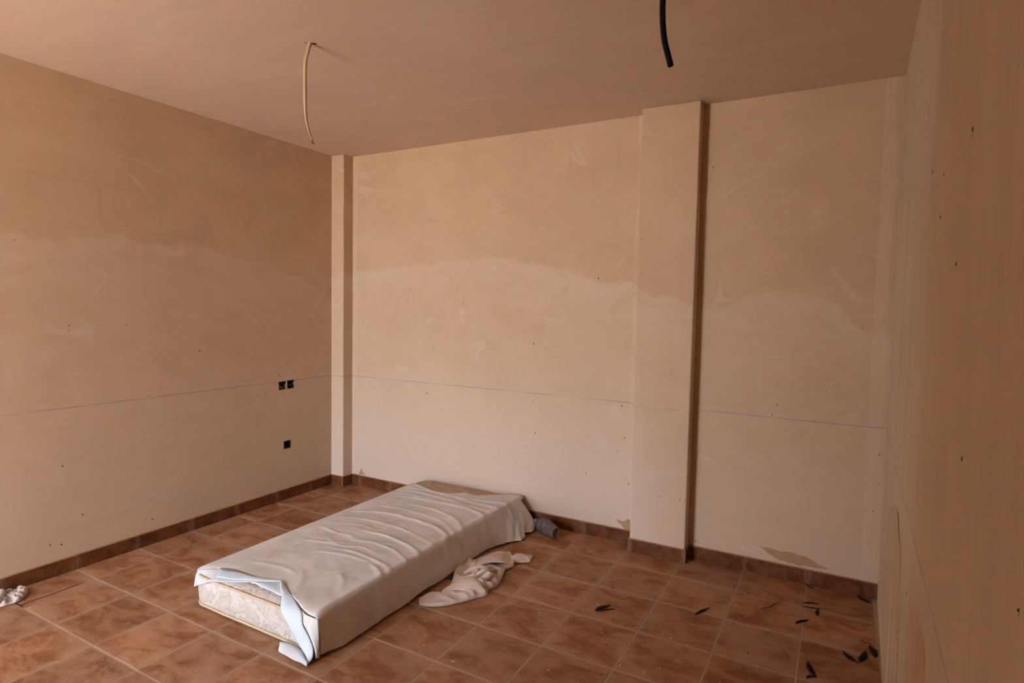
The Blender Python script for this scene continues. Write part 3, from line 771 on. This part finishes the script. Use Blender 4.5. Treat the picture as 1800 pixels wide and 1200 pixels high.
# ------------------------------------------------------------------ plastic bottle
k = N('dusty_plastic'); k.b.inputs['Transmission Weight'].default_value = 0.35; k.b.inputs['IOR'].default_value = 1.2
M_pet = k.done(k.mix(k.noise(k.co(), 30), (0.16, 0.125, 0.112), (0.24, 0.19, 0.17)), 0.45, 0.35)
k = N('bottle_label'); f = k.noise(k.map(k.co(), (1, 1, 2.5)), 34, 3, 0.6, 1.0)
col = k.mix(k.rng(f, 0.40, 0.50), (0.05, 0.045, 0.085), (0.145, 0.115, 0.115)); col = k.mix(k.rng(f, 0.64, 0.68), col, (0.42, 0.36, 0.37))
M_lab = k.done(col, 0.5, 0.3)
M_cap = plain('bottle_cap', (0.30, 0.30, 0.34), 0.5)
def lathe(prof, n=28):
    b = bmesh.new(); rings = [[b.verts.new((r * math.cos(2 * PI * j / n), r * math.sin(2 * PI * j / n), z)) for j in range(n)] for r, z in prof]
    for q, w in zip(rings, rings[1:]):
        for j in range(n): b.faces.new((q[j], q[(j + 1) % n], w[(j + 1) % n], w[j]))
    return b
bottle = thing('plastic_bottle', 'empty grey plastic bottle lying on its side by the head of the mattress', 'bottle', (1.863, 2.118, 0.0385))
ax = Vector((1.662, 2.215, 0.052)) - Vector((1.863, 2.118, 0.040))
bottle.rotation_mode = 'QUATERNION'; bottle.rotation_quaternion = ax.to_track_quat('Z', 'Y')
b = lathe([(0.002, 0.012), (0.018, 0.011), (0.026, 0.004), (0.030, 0.0), (0.0345, 0.003), (0.037, 0.012), (0.0385, 0.020), (0.0375, 0.026), (0.040, 0.034), (0.0445, 0.060), (0.047, 0.085), (0.0475, 0.11), (0.046, 0.135), (0.041, 0.155), (0.031, 0.175), (0.020, 0.190), (0.0145, 0.200), (0.0142, 0.214)])
for vtx in b.verts:
    q = noise.noise_vector(vtx.co * 18) * 0.0035; vtx.co += Vector((q.x, q.y, 0))
o = obj('body', b, M_pet, bottle, True)
b = lathe([(0.0462, 0.066), (0.0482, 0.085), (0.0487, 0.108), (0.0476, 0.128)])
for vtx in b.verts:
    q = noise.noise_vector(vtx.co * 18) * 0.0035; vtx.co += Vector((q.x, q.y, 0))
obj('label_band', b, M_lab, bottle, True)['label'] = 'torn dark blue and violet printed band'
b = lathe([(0.0155, 0.204), (0.0165, 0.206), (0.0165, 0.222), (0.015, 0.224), (0.0005, 0.224)], 20)
obj('cap', b, M_cap, bottle, True)

# ------------------------------------------------------------------ conduits hanging from the ceiling
k = N('cream_conduit'); M_cream = k.done(k.mix(k.noise(k.co(), 20), (0.42, 0.295, 0.165), (0.50, 0.37, 0.22)), 0.5, 0.35)
M_dark = plain('black_conduit', (0.004, 0.0036, 0.0036), 0.6, 0.3, 40, 0.12)
M_hole = plain('dark_hole', (0.03, 0.018, 0.012), 0.95, 0.4, 60, 0.0)
M_wire = plain('bare_wire_ends', (0.20, 0.12, 0.07), 0.6)
cpts = [(1.246, 0.676, 2.668), (1.234, 0.670, 2.648), (1.220, 0.67, 2.615), (1.210, 0.67, 2.588), (1.205, 0.67, 2.534), (1.205, 0.67, 2.452), (1.208, 0.67, 2.367), (1.218, 0.67, 2.306), (1.237, 0.67, 2.254), (1.252, 0.67, 2.220)]
cc = catmull(cpts, 44)
cond = thing('cream_conduit', 'thin cream cable conduit curving down from a hole in the ceiling', 'conduit', (0, 0, 0))
b = bmesh.new()
tube(b, cc, [0.0085 * (1 - 0.1 * i / 43) for i in range(44)], 14, True, [(1.0 - 0.35 * (i / 43) ** 3, 1.0 - 0.65 * max(0, (i - 26) / 17)) for i in range(44)])
obj('tube', b, M_cream, cond, True)
b = bmesh.new()
tube(b, [(1.250, 0.668, 2.224), (1.2555, 0.668, 2.212), (1.2585, 0.667, 2.206)], [0.003, 0.0028, 0.002], 8)
tube(b, [(1.2535, 0.672, 2.220), (1.2575, 0.672, 2.209), (1.2625, 0.672, 2.203)], [0.0024, 0.0022, 0.002], 8)
obj('wire_ends', b, M_wire, cond, True)['label'] = 'brown wire ends'
b = bmesh.new()
for cx_, cy_, r_ in ((1.249, 0.686, 0.0105), (1.219, 0.662, 0.006)):
    ring = [b.verts.new((cx_ + r_ * (1 + 0.35 * noise.noise(Vector((j, cx_ * 9, 0)))) * math.cos(2 * PI * j / 14), cy_ + r_ * 0.6 * math.sin(2 * PI * j / 14), H - 0.0008)) for j in range(14)]
    b.faces.new(ring[::-1])
obj('conduit_hole', b, M_hole, ceiling)

kpts = [(2.846, 0.775, 2.675), (2.836, 0.770, 2.63), (2.826, 0.768, 2.58), (2.821, 0.768, 2.528), (2.822, 0.768, 2.472), (2.826, 0.768, 2.426), (2.833, 0.768, 2.383), (2.842, 0.768, 2.351), (2.855, 0.768, 2.304)]
kc = catmull(kpts, 36)
blk = thing('black_conduit', 'stiff black cable conduit hanging from the ceiling, cut square at its end', 'conduit')
b = bmesh.new(); outer = tube(b, kc, 0.0100, 16, False)
inn = tube(b, kc[20:], 0.0078, 16, False)
for j in range(16): b.faces.new((outer[-1][j], outer[-1][(j + 1) % 16], inn[-1][(j + 1) % 16], inn[-1][j]))
b.faces.new(inn[0])
obj('tube', b, M_dark, blk, True)
b = bmesh.new(); tube(b, [kc[20], kc[28], kc[33] + Vector((0.001, 0, 0))], 0.0035, 8)
obj('cable', b, M_dark, blk, True)

# ------------------------------------------------------------------ flush boxes left open in the long wall
M_boxin = plain('socket_box_plastic', (0.035, 0.024, 0.018), 0.6, 0.4, 50, 0.3)
M_lump = plain('plaster_lumps', (0.52, 0.40, 0.30), 0.9, 0.4, 60)
def socket(name, h, lab, lumps, seed):
    y0, y1, z0, z1 = h
    t = thing(name, lab, 'socket box', (XL, (y0 + y1) / 2, (z0 + z1) / 2), 'open flush boxes in the long wall')
    yc, zc = (y0 + y1) / 2, (z0 + z1) / 2
    w, q, dp = (y1 - y0) / 2 + 0.001, (z1 - z0) / 2 + 0.001, 0.046
    b = bmesh.new()
    a0 = [b.verts.new((0.0, y, z)) for y, z in ((-w, -q), (w, -q), (w, q), (-w, q))]
    a1 = [b.verts.new((-dp, y * 0.95, z * 0.95)) for y, z in ((-w, -q), (w, -q), (w, q), (-w, q))]
    for i in range(4): b.faces.new((a0[i], a0[(i + 1) % 4], a1[(i + 1) % 4], a1[i]))
    b.faces.new(a1)
    obj('box', b, M_boxin, t)
    rnd = random.Random(seed); b = bmesh.new()
    for i in range(lumps):
        side = rnd.choice('tblr'); p = rnd.uniform(-0.9, 0.9)
        yy, zz = {'t': (p * w, q), 'b': (p * w, -q), 'l': (-w, p * q), 'r': (w, p * q)}[side]
        if rnd.random() < 0.3: yy *= rnd.uniform(0.2, 0.7); zz *= rnd.uniform(0.2, 0.7)
        c = Vector((rnd.uniform(-0.020, -0.004), yy * 0.97, zz * 0.97)); r_ = rnd.uniform(0.0025, 0.007)
        ret = bmesh.ops.create_icosphere(b, subdivisions=1, radius=r_)
        for vv in ret['verts']:
            vv.co = c + Vector((min(vv.co.x * 0.7, -c.x - 0.0005 if c.x > -0.01 else 9), vv.co.y, vv.co.z)) + noise.noise_vector(vv.co * 300 + c * 50) * 0.0015
    obj('plaster_lumps', b, M_lump, t, False, 'stuff')
    # ragged plaster lip round the mouth
    b = bmesh.new(); n_ = 40; ring = polyline([(0, -w, -q), (0, w, -q), (0, w, q), (0, -w, q), (0, -w, -q)], n_ + 1)[:-1]
    o1, o2 = [], []
    for i, p in enumerate(ring):
        d_ = Vector((0, p.y, p.z)).normalized()
        jj = noise.noise(Vector((i * 0.7, seed, 0)))
        o1.append(b.verts.new(p + d_ * 0.002 + Vector((0.0005, 0, 0))))
        o2.append(b.verts.new(p - d_ * (0.0025 + 0.005 * max(-0.3, jj)) + Vector((-0.003, 0, 0))))
    for i in range(n_): b.faces.new((o1[i], o1[(i + 1) % n_], o2[(i + 1) % n_], o2[i]))
    obj('plaster_lip', b, M_lump if lumps > 8 else M_boxin, t)
    b = bmesh.new(); tube(b, catmull([(-dp, 0.0, q * 0.4), (-0.02, 0.006, q * 0.2), (-0.008, 0.012, -q * 0.3)], 10), 0.0035, 8)
    obj('cable_stub', b, M_dark, t, True)
    return t
socket('socket_box', HOLES[0], 'upper open socket box clogged with pale plaster, further from the corner pilaster', 26, 3)
socket('socket_box', HOLES[1], 'upper open socket box of the pair, dark inside, nearer the corner pilaster', 14, 8)
socket('socket_box', HOLES[2], 'lone dark open socket box lower on the wall, below the pair', 4, 5)

# ------------------------------------------------------------------ feathers and twigs on the floor
k = N('black_feather'); M_feat = k.done(k.mix(k.noise(k.map(k.co(), (1, 6, 1)), 60, 3), (0.006, 0.005, 0.005), (0.018, 0.013, 0.012)), 0.75, 0.15)
M_quill = plain('pale_quill', (0.40, 0.33, 0.28), 0.6, 0.3, 60)
M_twig = plain('dark_twig', (0.055, 0.028, 0.018), 0.8, 0.4, 60)
def feather(name, a, c, width, label, quill=0.2, bend=0.05, ragged=0.2, seed=0, lift=0.002, cat='feather'):
    a, c = Vector((*a, 0)), Vector((*c, 0)); d = c - a; L = d.length
    t = thing(name, label, cat, (a.x, a.y, 0.0007), 'black feathers on the floor'); t.rotation_euler = (0, 0, math.atan2(d.y, d.x))
    b = bmesh.new(); n_ = 18; L_, M_, R_ = [], [], []
    def cx(s): return L * s
    def cy(s): return L * bend * math.sin(PI * s)
    def cz(s): return 0.002 + lift * math.sin(PI * s) + lift * s
    for i in range(n_ + 1):
        s = quill + (1 - quill) * i / n_; w = 0.85 * width * (math.sin(PI * (i / n_) ** 0.75) ** 0.7) * 0.5
        jl, jr = (1 + ragged * noise.noise(Vector((i * 1.7, seed, q_))) for q_ in (0, 5))
        L_.append(Vector((cx(s), cy(s) + w * jl, cz(s) - 0.001))); M_.append(Vector((cx(s), cy(s), cz(s) + width * 0.06))); R_.append(Vector((cx(s), cy(s) - w * jr * 0.8, cz(s) - 0.001)))
    grid(b, [R_, M_, L_])
    o = obj('vane', b, M_feat, t, True); sheetify(o, 0.0008)
    b = bmesh.new(); tube(b, [(cx(i / 10), cy(i / 10), cz(i / 10) + width * 0.06) for i in range(11)], [0.0011 * (1.2 - i / 10) + 0.0002 for i in range(11)], 6)
    obj('quill', b, M_quill if quill > 0.25 else M_feat, t, True)
    return t
def twig(name, pts, r, label, forks=(), cat='twig'):
    p0 = Vector((*pts[0], 0.0)); b = bmesh.new()
    pp = catmull([(x - p0.x, y - p0.y, 0.0025) for x, y in pts], 14)
    tube(b, [p + Vector((0, 0, 0.0015 * noise.noise(p * 90))) for p in pp], [0.8 * r * (1.1 - 0.6 * i / 13) for i in range(14)], 7)
    o = obj('stem', b, M_twig, None, True)
    t = thing(name, label, cat, (p0.x, p0.y, 0.0005), 'dark twigs on the floor'); o.parent = t
    for f in forks:
        b = bmesh.new(); q = catmull([(x - p0.x, y - p0.y, 0.003) for x, y in f], 8)
        tube(b, q, [r * (0.8 - 0.5 * i / 7) for i in range(8)], 6)
        obj('side_shoot', b, M_twig, t, True)
    return t
feather('feather', (2.408, 1.388), (2.456, 1.478), 0.034, 'upper blade of the two crossed black feathers lying alone between broad pilaster and cloth', 0.05, 0.06, 0.4, 1)
feather('feather', (2.408, 1.388), (2.490, 1.452), 0.022, 'lower blade of the two crossed black feathers lying alone between broad pilaster and cloth', 0.05, -0.06, 0.3, 2, 0.005)
feather('feather', (2.841, 1.609), (2.890, 1.712), 0.020, 'slim black feather lying alone across a tile joint in front of the broad pilaster', 0.02, 0.03, 0.15, 3)
feather('feather', (3.373, 2.223), (3.283, 2.266), 0.022, 'black feather with a pale quill against the back baseboard', 0.35, 0.08, 0.4, 4)
feather('feather', (3.600, 2.200), (3.535, 2.250), 0.036, 'ragged black feather in the corner of the back and right walls', 0.05, 0.08, 0.6, 5)
feather('feather', (3.271, 1.777), (3.326, 1.842), 0.022, 'small black feather lying on a tile joint near the right wall', 0.02, 0.04, 0.15, 6)
feather('feather', (3.524, 1.562), (3.468, 1.630), 0.030, 'ragged left arm of the V of two black feathers near the right wall', 0.12, 0.06, 0.6, 7)
feather('feather', (3.526, 1.566), (3.556, 1.682), 0.034, 'broad right arm of the V of two black feathers near the right wall', 0.12, -0.05, 0.3, 8)
feather('feather', (3.572, 1.742), (3.590, 1.640), 0.040, 'broad black feather pressed against the foot of the right wall', 0.03, 0.05, 0.35, 9)
feather('feather', (3.376, 1.360), (3.338, 1.462), 0.030, 'broad black feather nearest the bottom edge of the photo', 0.1, 0.06, 0.35, 10)
feather('feather', (3.376, 1.362), (3.338, 1.330), 0.016, 'short curled black feather at the foot of the nearest broad feather', 0.1, -0.2, 0.3, 11)
feather('feather', (3.290, 2.012), (3.368, 2.044), 0.016, 'uppermost wispy feather of the dark scrap by the right wall tile joint', 0.05, 0.1, 0.7, 12)
feather('feather', (3.292, 1.976), (3.374, 1.996), 0.014, 'lower wispy feather of the dark scrap by the right wall tile joint', 0.05, -0.08, 0.7, 13)
feather('feather', (3.361, 1.912), (3.362, 1.984), 0.024, 'stubby dark feather tuft below the wispy scrap', 0.05, 0.02, 0.6, 14)
twig('twig', [(3.266, 1.436), (3.254, 1.468), (3.243, 1.502)], 0.0016, 'short thin dark twig lying left of the nearest broad feather')
twig('twig', [(3.540, 1.765), (3.565, 1.758), (3.590, 1.738)], 0.0022, 'short dark twig touching the right wall above the pressed feather')
twig('twig', [(3.118, 1.846), (3.152, 1.888), (3.168, 1.925), (3.200, 1.990)], 0.0017, 'long bent dark twig on the tile in front of the alcove', [[(3.15, 1.885), (3.165, 1.93), (3.178, 1.975)]])
twig('twig', [(3.027, 1.984), (3.07, 1.976), (3.12, 1.974), (3.180, 1.970)], 0.0015, 'thin dark twig lying along a tile joint in front of the alcove', [[(3.03, 1.98), (3.045, 2.0), (3.06, 2.005)]])
twig('twig', [(2.958, 2.0), (2.960, 2.03), (2.972, 2.065)], 0.0018, 'short curved twig in the tile joint right of the broad pilaster')
twig('twig', [(1.640, 1.318), (1.615, 1.300), (1.575, 1.296)], 0.004, 'thick dark stick between the cloth and the mattress', [[(1.625, 1.305), (1.615, 1.335), (1.605, 1.372)], [(1.60, 1.298), (1.598, 1.33), (1.585, 1.345)]])
twig('twig', [(1.665, 1.125), (1.640, 1.105), (1.612, 1.094), (1.585, 1.070)], 0.0042, 'forked dark stick under the lower end of the cloth', [[(1.64, 1.106), (1.622, 1.13), (1.618, 1.148)], [(1.62, 1.098), (1.60, 1.10), (1.59, 1.11)]])
twig('twig', [(1.600, 1.055), (1.622, 1.022), (1.628, 0.985)], 0.0022, 'thin dark twig beside the mattress just short of the cloth')
feather('feather', (1.655, 1.145), (1.600, 1.060), 0.024, 'dark feather tucked between mattress and lower end of the cloth', 0.05, 0.05, 0.5, 21)
feather('feather', (1.632, 1.300), (1.590, 1.380), 0.028, 'dark feather tucked between mattress and middle of the cloth', 0.05, 0.05, 0.5, 22)

# crumbs and dead insects nobody would count
M_crumb = plain('plaster_crumbs', (0.66, 0.52, 0.42), 0.9, 0.3, 60)
def litter(name, mat, pts, size, seed, flat=0.5):
    rnd = random.Random(seed); b = bmesh.new()
    for x, y in pts:
        for q in range(rnd.choice((1, 1, 2))):
            ret = bmesh.ops.create_icosphere(b, subdivisions=1, radius=size * rnd.uniform(0.5, 1.2))
            c = Vector((x + rnd.uniform(-1, 1) * size * 3 * q, y + rnd.uniform(-1, 1) * size * 3 * q, size * flat * 0.6))
            for vv in ret['verts']:
                vv.co = Vector((vv.co.x * rnd.uniform(0.6, 1.4), vv.co.y * rnd.uniform(0.6, 1.4), vv.co.z * flat)) + c
    return obj(name, b, mat, None, False, 'stuff')
rl = random.Random(8)
o = litter('plaster_crumbs', M_crumb, [(-0.079, 0.277), (0.067, 0.015), (0.811, -0.03), (0.868, -0.049), (-0.075, 0.694), (-0.076, 0.905), (1.828, 0.792), (1.845, 0.64), (2.511, 2.170), (2.538, 1.001), (3.155, 1.319), (3.346, 1.498), (2.705, 1.527), (1.729, 0.77), (1.751, 0.892), (2.049, 0.7), (2.799, 1.088), (2.655, 1.03), (2.685, 1.122), (3.034, 1.688)] + [(rl.uniform(-0.15, 0.6), rl.uniform(-0.3, 2.0)) for _ in range(24)] + [(rl.uniform(1.7, 3.5), rl.uniform(0.6, 2.1)) for _ in range(40)], 0.0032, 1)
o['label'] = 'pale plaster crumbs scattered over the floor tiles'; o['category'] = 'crumbs'
o = litter('dead_insects', M_speck, [(2.167, 1.67), (2.215, 1.195), (2.375, 1.73), (2.398, 1.667), (2.34, 1.685), (2.447, 2.036), (3.017, 1.627), (2.71, 1.406), (2.558, 1.146), (2.557, 0.896), (3.126, 1.217), (3.053, 1.153), (2.33, 0.765), (0.131, 1.533), (0.012, 1.316)] + [(rl.uniform(1.9, 3.5), rl.uniform(0.8, 2.0)) for _ in range(12)], 0.0045, 2, 0.4)
o['label'] = 'tiny dark dead insects scattered over the floor tiles'; o['category'] = 'insects'
